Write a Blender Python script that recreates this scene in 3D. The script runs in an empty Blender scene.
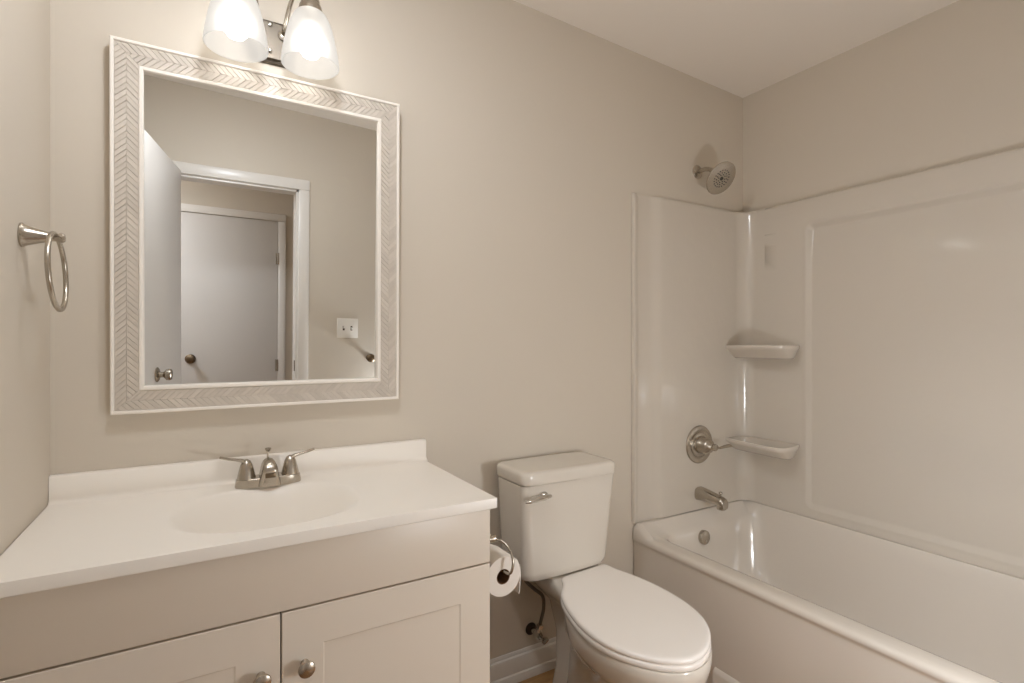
import bpy, bmesh, math, random
from mathutils import Vector, Matrix, noise
random.seed(7)
S = bpy.context.scene
COL = S.collection

# ------------------------------------------------------------------ camera, world, exposure, big lights
F_PX, CX, HY = 525.5, 512.0, 343.0
CAM = Vector((0.0, -1.60, 1.1935))
YAW = math.atan((CX - 201) / F_PX)
cd = bpy.data.cameras.new('camera')
cam = bpy.data.objects.new('camera', cd); COL.objects.link(cam)
cam.location = CAM
cam.rotation_euler = (math.pi / 2, 0, -YAW)
cd.sensor_width = 36; cd.lens = F_PX / 1024 * 36
cd.shift_y = (HY - 341.5) / 1024
cd.clip_start = 0.01
S.camera = cam

w = bpy.data.worlds.new('world'); S.world = w; w.use_nodes = True
w.node_tree.nodes['Background'].inputs[0].default_value = (0.9, 0.95, 1, 1)
w.node_tree.nodes['Background'].inputs[1].default_value = 0.3
S.view_settings.view_transform = 'Standard'
S.view_settings.look = 'None'
S.view_settings.gamma = 1
S.view_settings.exposure = 0.0
S.view_settings.use_curve_mapping = False
S.cycles.use_denoising = True
S.cycles.max_bounces = 16
S.cycles.diffuse_bounces = 10
S.cycles.glossy_bounces = 6
S.cycles.transmission_bounces = 8
S.cycles.sample_clamp_indirect = 6.0

BULB_P = 0.5       # watts of each vanity bulb
BULB_GLOW = 6.0    # its frosted envelope
SHADE_GLOW = 0.38   # the lit frosted shades
HALL_FILL_W = 20.0       # added hall ceiling lamp, an unseen source
ROOM_FILL_W = 25.5      # added bathroom ceiling lamp for fill (out of frame)
WALL_FILL_W = 19.0    # added wall lamp beside the doorway for low fill (out of frame)
WARM = (1.0, 1.0, 1.0)

def lamp(name, kind, loc, energy, color, size=0.1, rot=(0, 0, 0)):
    d = bpy.data.lights.new(name, kind); d.energy = energy; d.color = color
    if kind == 'AREA': d.shape = 'DISK'; d.size = size
    else: d.shadow_soft_size = size
    o = bpy.data.objects.new(name, d); COL.objects.link(o); o.location = loc; o.rotation_euler = rot
    return o
lamp('hall_fill_light', 'AREA', (-0.85, -2.15, 2.34), HALL_FILL_W, (0.95, 1.0, 1.1), 0.26)  # added fill light for the hall, source unseen
lamp('room_fill_light', 'POINT', (0.13, -0.78, 2.315), ROOM_FILL_W, (0.94, 1.0, 1.10), 0.08)  # added fill light for the whole bathroom, source unseen
lamp('wall_fill_light', 'POINT', (1.2, -1.585, .76), WALL_FILL_W, (0.94, 1.0, 1.10), 0.04)  # added low fill from the door side, source unseen
for bx in (0.076, 0.251):
    lamp('vanity_bulb_light', 'POINT', (bx, -0.123, 1.985), BULB_P, WARM, 0.028)

# ------------------------------------------------------------------ materials
def lin(c):
    return tuple(((v / 255) / 12.92 if v / 255 <= 0.04045 else ((v / 255 + 0.055) / 1.055) ** 2.4) for v in c)

def mat(name, rgb, rough=0.5, metal=0.0, coat=0.0, spec=0.5, bump=None, var=None):
    m = bpy.data.materials.new(name); m.use_nodes = True
    nt = m.node_tree; b = nt.nodes['Principled BSDF']
    c = lin(rgb)
    b.inputs['Base Color'].default_value = (*c, 1)
    b.inputs['Roughness'].default_value = rough
    b.inputs['Metallic'].default_value = metal
    b.inputs['Coat Weight'].default_value = coat
    b.inputs['Coat Roughness'].default_value = 0.06
    b.inputs['Specular IOR Level'].default_value = spec
    tc = nt.nodes.new('ShaderNodeTexCoord')
    if var:
        scale, amt = var
        n = nt.nodes.new('ShaderNodeTexNoise'); n.inputs['Scale'].default_value = scale; n.inputs['Detail'].default_value = 4
        nt.links.new(tc.outputs['Object'], n.inputs['Vector'])
        mx = nt.nodes.new('ShaderNodeMix'); mx.data_type = 'RGBA'
        mx.inputs[6].default_value = (*[v * (1 - amt) for v in c], 1)
        mx.inputs[7].default_value = (*[min(1, v * (1 + amt)) for v in c], 1)
        nt.links.new(n.outputs['Fac'], mx.inputs[0]); nt.links.new(mx.outputs[2], b.inputs['Base Color'])
    if bump:
        scale, strength, dist = bump
        n = nt.nodes.new('ShaderNodeTexNoise'); n.inputs['Scale'].default_value = scale; n.inputs['Detail'].default_value = 3
        nt.links.new(tc.outputs['Object'], n.inputs['Vector'])
        bp = nt.nodes.new('ShaderNodeBump'); bp.inputs['Strength'].default_value = strength; bp.inputs['Distance'].default_value = dist
        nt.links.new(n.outputs['Fac'], bp.inputs['Height']); nt.links.new(bp.outputs['Normal'], b.inputs['Normal'])
    return m

M = {}
M['wall'] = mat('greige wall paint', (206, 197, 183), 0.55, spec=0.3, bump=(260, 0.12, 0.001))
M['ceiling'] = mat('ceiling paint', (238, 232, 224), 0.8, spec=0.2, bump=(160, 0.15, 0.001))
M['trim'] = mat('white gloss trim', (226, 222, 216), 0.3)
M['door'] = mat('white satin door', (208, 204, 199), 0.42)
M['cabinet'] = mat('cabinet paint', (226, 217, 204), 0.38)
M['dark'] = mat('painted gap shade', (70, 58, 46), 0.8)  # dark tone painted for the shade in gaps and slots
M['marble'] = mat('white cultured marble', (242, 237, 229), 0.32, spec=0.25, var=(6, 0.012))
M['porcelain'] = mat('white porcelain', (216, 209, 198), 0.1, coat=0.5)
M['plastic'] = mat('white seat plastic', (242, 237, 231), 0.24)
M['acrylic'] = mat('glossy white acrylic', (214, 206, 195), 0.16, coat=0.5)
M['nickel'] = mat('brushed nickel', (186, 178, 166), 0.27, 1.0)
M['plate'] = mat('satin nickel plate', (98, 90, 80), 0.36, 1.0)
M['chrome'] = mat('polished chrome', (215, 212, 206), 0.1, 1.0)
M['bronze'] = mat('aged bronze', (120, 104, 84), 0.35, 1.0)
M['braid'] = mat('braided steel hose', (120, 110, 98), 0.42, 0.8, bump=(900, 0.6, 0.001))
M['rust'] = mat('dark weathered collar', (58, 44, 34), 0.7, 0.3, bump=(300, 0.6, 0.002))
M['rubber'] = mat('dark nozzle rubber', (38, 33, 28), 0.6)
M['paper'] = mat('tissue paper', (236, 230, 222), 0.95, spec=0.1, bump=(420, 0.2, 0.001))
M['card'] = mat('brown cardboard core', (116, 82, 54), 0.9)
M['frame_strip'] = mat('whitewashed frame edge', (238, 232, 223), 0.4)
M['panel'] = mat('glossy wavy acrylic panel', (206, 198, 186), 0.14, coat=0.3, bump=(7, 0.6, 0.006))
M['caulk'] = mat('seam caulk', (206, 197, 184), 0.6)
M['switch'] = mat('white switch plastic', (232, 228, 220), 0.35)

def mirror_mat():
    m = bpy.data.materials.new('mirror silver'); m.use_nodes = True
    b = m.node_tree.nodes['Principled BSDF']
    b.inputs['Base Color'].default_value = (0.86, 0.87, 0.86, 1); b.inputs['Metallic'].default_value = 1; b.inputs['Roughness'].default_value = 0.0
    return m
M['mirror'] = mirror_mat()

def slat_mat():
    m = bpy.data.materials.new('whitewashed carved wood'); m.use_nodes = True
    nt = m.node_tree; b = nt.nodes['Principled BSDF']; b.inputs['Roughness'].default_value = 0.55
    at = nt.nodes.new('ShaderNodeAttribute'); at.attribute_name = 'tone'
    tc = nt.nodes.new('ShaderNodeTexCoord')
    n = nt.nodes.new('ShaderNodeTexNoise'); n.inputs['Scale'].default_value = 90; n.inputs['Detail'].default_value = 5
    nt.links.new(tc.outputs['Object'], n.inputs['Vector'])
    mx = nt.nodes.new('ShaderNodeMix'); mx.data_type = 'RGBA'
    mx.inputs[6].default_value = (*lin((190, 181, 169)), 1); mx.inputs[7].default_value = (*lin((214, 205, 193)), 1)
    ad = nt.nodes.new('ShaderNodeMath'); ad.operation = 'MULTIPLY_ADD'; ad.inputs[1].default_value = 0.5
    nt.links.new(n.outputs['Fac'], ad.inputs[0])
    hf = nt.nodes.new('ShaderNodeMath'); hf.operation = 'MULTIPLY'; hf.inputs[1].default_value = 0.5
    nt.links.new(at.outputs['Fac'], hf.inputs[0]); nt.links.new(hf.outputs[0], ad.inputs[2])
    nt.links.new(ad.outputs[0], mx.inputs[0]); nt.links.new(mx.outputs[2], b.inputs['Base Color'])
    return m
M['slat'] = slat_mat()

def floor_mat():
    m = bpy.data.materials.new('wood plank floor'); m.use_nodes = True
    nt = m.node_tree; b = nt.nodes['Principled BSDF']; b.inputs['Roughness'].default_value = 0.4
    tc = nt.nodes.new('ShaderNodeTexCoord')
    br = nt.nodes.new('ShaderNodeTexBrick'); br.inputs['Scale'].default_value = 1.0
    br.inputs['Brick Width'].default_value = 1.2; br.inputs['Row Height'].default_value = 0.15
    br.inputs['Mortar Size'].default_value = 0.0015; br.offset = 0.37
    br.inputs['Color1'].default_value = (*lin((176, 138, 92)), 1); br.inputs['Color2'].default_value = (*lin((158, 118, 76)), 1)
    br.inputs['Mortar'].default_value = (*lin((80, 56, 36)), 1)
    nt.links.new(tc.outputs['Object'], br.inputs['Vector'])
    mp = nt.nodes.new('ShaderNodeMapping'); mp.inputs['Scale'].default_value = (3, 40, 1)
    nt.links.new(tc.outputs['Object'], mp.inputs['Vector'])
    n = nt.nodes.new('ShaderNodeTexNoise'); n.inputs['Scale'].default_value = 2.0; n.inputs['Detail'].default_value = 6
    nt.links.new(mp.outputs[0], n.inputs['Vector'])
    mx = nt.nodes.new('ShaderNodeMix'); mx.data_type = 'RGBA'; mx.blend_type = 'MULTIPLY'; mx.inputs[0].default_value = 0.7
    rp = nt.nodes.new('ShaderNodeValToRGB'); rp.color_ramp.elements[0].position = 0.3; rp.color_ramp.elements[0].color = (0.6, 0.52, 0.45, 1)
    rp.color_ramp.elements[1].position = 0.7; rp.color_ramp.elements[1].color = (1, 1, 1, 1)
    nt.links.new(n.outputs['Fac'], rp.inputs[0])
    nt.links.new(br.outputs['Color'], mx.inputs[6]); nt.links.new(rp.outputs[0], mx.inputs[7])
    nt.links.new(mx.outputs[2], b.inputs['Base Color'])
    return m
M['floor'] = floor_mat()

def emit_mat(name, color, strength):
    m = bpy.data.materials.new(name); m.use_nodes = True
    b = m.node_tree.nodes['Principled BSDF']
    b.inputs['Base Color'].default_value = (0.9, 0.88, 0.84, 1)
    b.inputs['Emission Color'].default_value = (*color, 1); b.inputs['Emission Strength'].default_value = strength
    return m
M['hall_fill_glass'] = emit_mat('added hall lamp glass', (1.0, 0.95, 0.9), 1.5)  # glowing glass of the added hall lamp

def glow_glass(name, clear, color, glow, scatter, blur=0.0):
    """frosted lit glass: lets `clear` of the light straight through, scatters a little, glows"""
    m = bpy.data.materials.new(name); m.use_nodes = True
    nt = m.node_tree; nt.nodes.clear()
    out = nt.nodes.new('ShaderNodeOutputMaterial')
    tp = nt.nodes.new('ShaderNodeBsdfTransparent'); tp.inputs[0].default_value = (clear, clear * .99, clear * .97, 1)
    tl = nt.nodes.new('ShaderNodeBsdfTranslucent'); tl.inputs[0].default_value = (scatter, scatter, scatter, 1)
    df = nt.nodes.new('ShaderNodeBsdfDiffuse'); df.inputs[0].default_value = (scatter, scatter, scatter, 1)
    em = nt.nodes.new('ShaderNodeEmission'); em.inputs[0].default_value = (*color, 1); em.inputs[1].default_value = glow
    a1 = nt.nodes.new('ShaderNodeAddShader'); a2 = nt.nodes.new('ShaderNodeAddShader'); a3 = nt.nodes.new('ShaderNodeAddShader')
    nt.links.new(tp.outputs[0], a1.inputs[0]); nt.links.new(tl.outputs[0], a1.inputs[1])
    nt.links.new(df.outputs[0], a2.inputs[0]); nt.links.new(em.outputs[0], a2.inputs[1])
    nt.links.new(a1.outputs[0], a3.inputs[0]); nt.links.new(a2.outputs[0], a3.inputs[1])
    last = a3
    if blur:
        rf = nt.nodes.new('ShaderNodeBsdfRefraction'); rf.inputs['Color'].default_value = (blur, blur, blur, 1)
        rf.inputs['Roughness'].default_value = 0.6; rf.inputs['IOR'].default_value = 1.3
        a4 = nt.nodes.new('ShaderNodeAddShader'); nt.links.new(a3.outputs[0], a4.inputs[0]); nt.links.new(rf.outputs[0], a4.inputs[1]); last = a4
    nt.links.new(last.outputs[0], out.inputs[0])
    return m
M['bulb'] = glow_glass('lit bulb glass', .8, WARM, BULB_GLOW, .002)
M['globe'] = glow_glass('added lamp globe glass', .85, (1, .95, .9), .5, .001)  # glowing glass of the two added bathroom lamps
M['shade'] = glow_glass('frosted glass shade', .12, (1.0, .94, .86), SHADE_GLOW, .01, .5)

# ------------------------------------------------------------------ mesh helpers
def finish(name, bm, m, parent=None, sharp=35, loc=None):
    bmesh.ops.recalc_face_normals(bm, faces=bm.faces)
    for f in bm.faces: f.smooth = True
    lim = math.radians(sharp)
    for e in bm.edges:
        if len(e.link_faces) == 2 and e.calc_face_angle(0) > lim: e.smooth = False
    me = bpy.data.meshes.new(name); bm.to_mesh(me); bm.free()
    ms = m if isinstance(m, (list, tuple)) else [m]
    for x in ms: me.materials.append(x)
    o = bpy.data.objects.new(name, me); COL.objects.link(o)
    if parent is not None:
        o.parent = parent
        me.transform(parent_world(parent).inverted())
    return o

_W = {}
def parent_world(p):
    mtx = Matrix.Translation(p.location) @ p.rotation_euler.to_matrix().to_4x4()
    return parent_world(p.parent) @ mtx if p.parent else mtx

def thing(name, label, cat, loc=(0, 0, 0), group=None, rot=(0, 0, 0)):
    o = bpy.data.objects.new(name, None); COL.objects.link(o); o.location = loc; o.rotation_euler = rot
    o.empty_display_size = 0.05
    o['label'] = label; o['category'] = cat
    if group: o['group'] = group
    return o

def struct(name, bm, m, parent=None, sharp=35):
    o = finish(name, bm, m, parent, sharp)
    if parent is None: o['kind'] = 'structure'
    return o

def NB(): return bmesh.new()

def box(bm, x0, x1, y0, y1, z0, z1, bev=0.0, seg=2, mi=0):
    t = bmesh.new()
    bmesh.ops.create_cube(t, size=1)
    for v in t.verts:
        v.co = Vector((x0 + (v.co.x + .5) * (x1 - x0), y0 + (v.co.y + .5) * (y1 - y0), z0 + (v.co.z + .5) * (z1 - z0)))
    if bev > 0:
        bmesh.ops.bevel(t, geom=list(t.edges), offset=bev, segments=seg, profile=0.5, affect='EDGES')
    merge(bm, t, mi)

def merge(bm, t, mi=0, mtx=None):
    vm = {}
    for v in t.verts: vm[v] = bm.verts.new(mtx @ v.co if mtx else v.co)
    for f in t.faces:
        try:
            nf = bm.faces.new([vm[v] for v in f.verts]); nf.material_index = mi
        except ValueError: pass
    t.free()

def loft(bm, rings, cap0=True, cap1=True, mi=0, closed=True):
    vs = [[bm.verts.new(p) for p in r] for r in rings]
    n = len(vs[0])
    for a, b in zip(vs, vs[1:]):
        for i in range(n if closed else n - 1):
            j = (i + 1) % n
            f = bm.faces.new((a[i], a[j], b[j], b[i])); f.material_index = mi
    if cap0: bm.faces.new(list(reversed(vs[0]))).material_index = mi
    if cap1: bm.faces.new(vs[-1]).material_index = mi
    return vs

def axis_mtx(origin, d, up=(0, 0, 1)):
    z = Vector(d).normalized(); u = Vector(up)
    if abs(z.dot(u)) > .98: u = Vector((1, 0, 0))
    x = u.cross(z).normalized(); y = z.cross(x)
    return Matrix(((x.x, y.x, z.x, origin[0]), (x.y, y.y, z.y, origin[1]), (x.z, y.z, z.z, origin[2]), (0, 0, 0, 1)))

def lathe(bm, prof, origin=(0, 0, 0), d=(0, 0, 1), n=32, cap0=True, cap1=True, mi=0, sy=1.0):
    mt = axis_mtx(origin, d)
    rings = [[mt @ Vector((r * math.cos(2 * math.pi * i / n), sy * r * math.sin(2 * math.pi * i / n), h)) for i in range(n)] for r, h in prof]
    loft(bm, rings, cap0, cap1, mi)

def spline(pts, k=8):
    """Catmull-Rom through pts"""
    P = [Vector(p) for p in pts]
    P = [2 * P[0] - P[1]] + P + [2 * P[-1] - P[-2]]
    out = []
    for i in range(1, len(P) - 2):
        for s in range(k):
            t = s / k
            a, b, c, d = P[i - 1], P[i], P[i + 1], P[i + 2]
            out.append(0.5 * ((2 * b) + (c - a) * t + (2 * a - 5 * b + 4 * c - d) * t * t + (3 * b - a - 3 * c + d) * t ** 3))
    out.append(P[-2]); return out

def tube(bm, pts, rad, n=12, cap=True, mi=0, flat=1.0):
    pts = [Vector(p) for p in pts]
    N = len(pts); rr = rad if isinstance(rad, (list, tuple)) else [rad] * N
    if len(rr) != N:
        rr = [rr[0] + (rr[-1] - rr[0]) * i / (N - 1) for i in range(N)] if len(rr) == 2 else \
             [rr[int(i / (N - 1) * (len(rr) - 1))] * (1 - (i / (N - 1) * (len(rr) - 1)) % 1) + rr[min(len(rr) - 1, int(i / (N - 1) * (len(rr) - 1)) + 1)] * ((i / (N - 1) * (len(rr) - 1)) % 1) for i in range(N)]
    t = (pts[1] - pts[0]).normalized()
    u = Vector((0, 0, 1)) if abs(t.z) < .9 else Vector((1, 0, 0))
    x = u.cross(t).normalized()
    rings = []
    for i, p in enumerate(pts):
        t = (pts[min(i + 1, N - 1)] - pts[max(i - 1, 0)]).normalized()
        x = (x - t * x.dot(t)).normalized(); y = t.cross(x)
        rings.append([p + (x * math.cos(2 * math.pi * k / n) + y * flat * math.sin(2 * math.pi * k / n)) * rr[i] for k in range(n)])
    loft(bm, rings, cap, cap, mi)

def domed(ring, c, rise=.0003):
    """rings closing a flat top towards its centre, so the face carries no long slivers"""
    c = Vector(c)
    return [[c + (p - c) * k + Vector((0, 0, rise * (1 - k))) for p in ring] for k in (.93, .75, .5, .25, .04)]

def rrect(x0, x1, y0, y1, r, z, k=8, ne=6):
    """rounded rectangle, ccw; k pts per corner, ne pts along each straight edge"""
    r = min(r, (x1 - x0) / 2 - 1e-4, (y1 - y0) / 2 - 1e-4)
    cs = [(x1 - r, y1 - r, 0), (x0 + r, y1 - r, 90), (x0 + r, y0 + r, 180), (x1 - r, y0 + r, 270)]
    arcs = [[Vector((cx + r * math.cos(math.radians(a0 + 90 * i / k)), cy + r * math.sin(math.radians(a0 + 90 * i / k)), z)) for i in range(k + 1)] for cx, cy, a0 in cs]
    out = []
    for i in range(4):
        out += arcs[i]
        a, b = arcs[i][-1], arcs[(i + 1) % 4][0]
        out += [a.lerp(b, j / ne) for j in range(1, ne)]
    return out

def smooth(a, b, x):
    t = max(0.0, min(1.0, (x - a) / (b - a))); return t * t * (3 - 2 * t)

# ------------------------------------------------------------------ setting
XL, XR = -0.302, 2.228
YF = -1.66           # inner face of the door wall
def ceil_z(x): return 2.364 + 0.0343 * (XR - x)

bm = NB(); box(bm, XL - .1, XR + .1, 0, .1, 0, 2.55); struct('wall_back', bm, M['wall'])
bm = NB(); box(bm, XL - .1, XL, YF - .1, 0, 0, 2.55); struct('wall_left', bm, M['wall'])
bm = NB(); box(bm, XR, XR + .1, YF - .1, 0, 0, 2.5); struct('wall_right', bm, M['wall'])
OX0, OX1, OZ = -0.200, 0.482, 1.992   # doorway
bm = NB()
box(bm, XL, OX0, YF - .1, YF, 0, 2.5); box(bm, OX1, XR, YF - .1, YF, 0, 2.5); box(bm, OX0, OX1, YF - .1, YF, OZ, 2.5)
struct('wall_front', bm, M['wall'])
HX0, HX1, HY0 = -1.4, 1.7, -2.70
bm = NB(); box(bm, HX0 - .1, HX1 + .1, HY0 - .1, HY0, 0, 2.6); struct('wall_hall_far', bm, M['wall'])
bm = NB(); box(bm, HX0 - .1, HX0, HY0, YF - .1, 0, 2.6); box(bm, HX0, XL - .1, YF - .14, YF - .1, 0, 2.6); struct('wall_hall_left', bm, M['wall'])
bm = NB(); box(bm, HX1, HX1 + .1, HY0, YF - .1, 0, 2.6); struct('wall_hall_right', bm, M['wall'])
bm = NB(); box(bm, HX0 - .1, XR + .1, HY0 - .1, .1, -.08, 0); struct('floor', bm, M['floor'])
bm = NB()
for (a, b) in ((HX0 - .1, XR + .1),):
    vs = [bm.verts.new((x, y, ceil_z(x) + dz)) for dz in (0, .1) for x in (a, b) for y in (HY0 - .1, .1)]
    for f in ((0, 1, 3, 2), (4, 6, 7, 5), (0, 4, 5, 1), (2, 3, 7, 6), (0, 2, 6, 4), (1, 5, 7, 3)): bm.faces.new([vs[i] for i in f])
struct('ceiling', bm, M['ceiling'])

# moulded baseboard on the back wall between vanity and tub
def baseboard(name, x0, x1):
    prof = [(-.001, 0), (-.021, 0), (-.021, .012), (-.017, .026), (-.013, .03), (-.013, .074), (-.011, .084), (-.006, .088), (-.006, .093), (-.003, .1), (-.001, .101)]
    bm = NB(); loft(bm, [[Vector((x, y, z)) for y, z in prof] for x in (x0, x1)])
    return struct(name, bm, M['trim'], sharp=25)
baseboard('baseboard_back', .61, 1.508)

def casing(name, x0, x1, zt, y, sgn, wdt=.058, d=.016):
    """three-sided door casing on plane y, standing out by sgn*d"""
    bm = NB()
    ya, yb = sorted((y, y + sgn * d))
    box(bm, x0 - wdt, x0, ya, yb, 0, zt, .004); box(bm, x1, x1 + wdt, ya, yb, 0, zt, .004)
    box(bm, x0 - wdt, x1 + wdt, ya, yb, zt, zt + wdt, .004)
    return struct(name, bm, M['trim'])
casing('trim_1', OX0 + .004, OX1 - .004, OZ - .004, YF, 1)
bm = NB()   # jamb lining
box(bm, OX0, OX0 + .016, YF - .1, YF, 0, OZ); box(bm, OX1 - .016, OX1, YF - .1, YF, 0, OZ); box(bm, OX0, OX1, YF - .1, YF, OZ - .016, OZ)
struct('trim_2', bm, M['trim'])
t = thing('strike_plate', 'small dark metal strike plate on the doorway jamb, seen in the mirror', 'strike plate', (OX1 - .016, YF - .02, .985))
bm = NB(); box(bm, OX1 - .0185, OX1 - .016, YF - .036, YF - .006, .953, 1.015, .001); finish('plate', bm, M['bronze'], t)

def door_knob(parent, origin, d, m, nm='door_knob'):
    bm = NB()
    lathe(bm, [(.032, 0), (.033, .004), (.026, .009), (.013, .012), (.012, .026), (.018, .032), (.0245, .037), (.0255, .048), (.024, .054), (.02, .057), (.001, .058)], origin, d, 28)
    return finish(nm, bm, m, parent)

# the open bathroom door leaf
p0 = Vector((-.088, YF + .012, 0)); ang = math.atan2(.087, .52)
dirv = Vector((-math.sin(ang), math.cos(ang), 0)); nrm = Vector((math.cos(ang), math.sin(ang), 0))
bm = NB(); t_ = bmesh.new(); box(t_, 0, .68, -.035, 0, .012, OZ + .008, .002)
mt = Matrix(((dirv.x, -nrm.x * -1, 0, p0.x), (dirv.y, -nrm.y * -1, 0, p0.y), (0, 0, 1, 0), (0, 0, 0, 1)))
merge(bm, t_, 0, mt)
door1 = struct('door_1', bm, M['door'])
k0 = p0 + dirv * .475 + Vector((0, 0, 1.0))
door_knob(door1, k0, nrm, M['nickel'])
# hall door, frame and hardware
HDX0, HDX1, HDZ = -.135, .488, 1.962
bm = NB(); box(bm, HDX0, HDX1, HY0, HY0 + .012, .01, HDZ, .002); door2 = struct('door_2', bm, M['door'])
door_knob(door2, (-.064, HY0 + .012, .957), (0, 1, 0), M['bronze'])
for z in (1.69, .9, .25):
    bm = NB(); lathe(bm, [(.006, 0), (.006, .085)], (HDX1 + .002, HY0 + .018, z - .04), (0, 0, 1), 10); box(bm, HDX1 - .012, HDX1 + .012, HY0 + .012, HY0 + .0145, z - .04, z + .045)
    finish('hinge', bm, M['nickel'], door2)
casing('trim_3', HDX0 - .004, HDX1 + .004, HDZ + .004, HY0, 1, .052, .02)

# bathroom ceiling lamp added as unseen fill light (out of frame)
cz = ceil_z(.13)
t = thing('added_ceiling_fill', 'added fill lamp, a round white glass dome on the bathroom ceiling in front of the vanity', 'added fill lamp', (.13, -.78, cz))
bm = NB(); lathe(bm, [(.14, .012), (.142, -.132), (.138, -.132), (.136, -.03), (.02, -.03)], (.13, -.78, cz - .004), (0, 0, 1), 40); finish('base', bm, M['nickel'], t)  # deep drum rim shaped to keep light off the upper walls
bm = NB(); lathe(bm, [(.129, 0), (.127, -.04), (.112, -.085), (.075, -.12), (.03, -.135), (.001, -.137)], (.13, -.78, cz - .0265), (0, 0, 1), 40, False, True); finish('fill_glass', bm, M['globe'], t)
# low lamp added on the door wall as unseen fill (out of frame)
t = thing('added_wall_fill', 'added fill lamp, a small white glass globe low on the door wall near the bathtub end', 'wall lamp', (1.2, YF, .76))
bm = NB(); lathe(bm, [(.04, .0005), (.04, .010), (.025, .016), (.022, .034)], (1.2, YF, .76), (0, 1, 0), 32); finish('base', bm, M['nickel'], t)
bm = NB(); lathe(bm, [(.021, -.045)] + [(.05 * math.sin(a), -.05 * math.cos(a)) for a in [math.radians(28 + 14 * i) for i in range(11)]] + [(.001, .05)], (1.2, -1.585, .76), (0, 1, 0), 36, False, True); finish('fill_glass', bm, M['globe'], t)
# hall ceiling lamp added as unseen fill (out of frame; lights the hall)
t = thing('added_ceiling_fill', 'added fill lamp, round flush white glass on the hall ceiling outside the bathroom', 'added fill lamp', (-.85, -2.15, ceil_z(-.85)))
cz = ceil_z(-.85)
bm = NB(); lathe(bm, [(.15, .012), (.15, -.02), (.14, -.024)], (-.85, -2.15, cz - .006), (0, 0, 1), 32); finish('base', bm, M['nickel'], t)
bm = NB(); lathe(bm, [(.138, 0), (.135, -.025), (.11, -.05), (.06, -.066), (.002, -.07)], (-.85, -2.15, cz - .028), (0, 0, 1), 32); finish('fill_glass', bm, M['hall_fill_glass'], t)

# switch plate and knob on the door wall (seen in the mirror)
t = thing('light_switch', 'white double toggle switch plate beside the doorway, seen in the mirror', 'light switch', (.759, YF, 1.205))
bm = NB(); box(bm, .697, .821, YF, YF + .006, 1.146, 1.264, .003); finish('plate', bm, M['switch'], t)
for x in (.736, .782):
    bm = NB(); box(bm, x - .0055, x + .0055, YF + .005, YF + .0065, 1.192, 1.218); finish('slot_shade', bm, M['dark'], t)  # dark patch painted for the shade around the toggle
    bm = NB(); t_ = bmesh.new(); box(t_, -.004, .004, 0, .014, -.005, .005, .002)
    merge(bm, t_, 0, Matrix.Translation((x, YF + .005, 1.207)) @ Matrix.Rotation(.5 if x < .76 else -.5, 4, 'X')); finish('toggle', bm, M['switch'], t)
t = thing('robe_hook', 'round bronze knob hook on the wall right of the switch plate, seen in the mirror', 'hook', (.893, YF, 1.026))
bm = NB(); lathe(bm, [(.02, 0), (.02, .004), (.009, .008), (.008, .022)], (.893, YF, 1.026), (0, 1, 0), 24); finish('base', bm, M['bronze'], t)
bm = NB(); lathe(bm, [(.008, .02), (.02, .026), (.026, .036), (.024, .046), (.014, .053), (.001, .055)], (.893, YF, 1.026), (0, 1, 0), 24); finish('knob', bm, M['bronze'], t)

# ------------------------------------------------------------------ vanity cabinet
CX0, CX1 = XL + .001, .604
van = thing('vanity_cabinet', 'cream shaker vanity cabinet with two doors under the white sink top', 'cabinet', (.15, -.24, 0))
bm = NB()
box(bm, CX0, CX1, -.455, -.002, .09, .66); box(bm, CX0, CX0 + .018, -.455, -.002, .65, .796); box(bm, CX1 - .018, CX1, -.455, -.002, .0, .796)
box(bm, CX0, CX1 - .018, -.455, -.437, .65, .796); box(bm, CX0 + .02, CX1 - .018, -.40, -.38, 0, .095)
finish('carcass', bm, M['cabinet'], van)
bm = NB(); box(bm, CX0, CX1, -.475, -.4555, .6625, .7925, .0015); finish('drawer_front', bm, M['cabinet'], van)
bm = NB(); box(bm, CX0 + .002, CX1 - .003, -.4565, -.4545, .085, .795); finish('shadow_gap', bm, M['dark'], van)  # dark sheet painted for the shade behind the door gaps
def shaker(x0, x1, z0, z1, kx):
    """one-piece door front with a shallow sunken field"""
    fw = .078; dep = .0022; y0 = -.475
    def rr(i, y): return [Vector((x, y, z)) for x, z in ((x0 + i, z0 + i), (x1 - i, z0 + i), (x1 - i, z1 - i), (x0 + i, z1 - i))]
    bm = NB(); loft(bm, [rr(0, -.457), rr(0, y0 + .0012), rr(.0012, y0), rr(fw, y0)], True, False)
    d = finish('door', bm, M['cabinet'], van, 30)
    bm = NB(); loft(bm, [rr(fw, y0), rr(fw + .001, y0 + .0006), rr(fw + .003, y0 + dep)], False, True); finish('door_panel', bm, M['cabinet'], d, 25)
    bm = NB(); lathe(bm, [(.0085, 0), (.007, .004), (.0055, .012), (.008, .016), (.0145, .019), (.0165, .0235), (.0155, .028), (.010, .031), (.001, .032)], (kx, -.475, .548), (0, -1, 0), 24)
    finish('knob', bm, M['nickel'], d)
shaker(CX0, .1345, .10, .6585, .100)
shaker(.1375, CX1, .10, .6585, .180)

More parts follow.
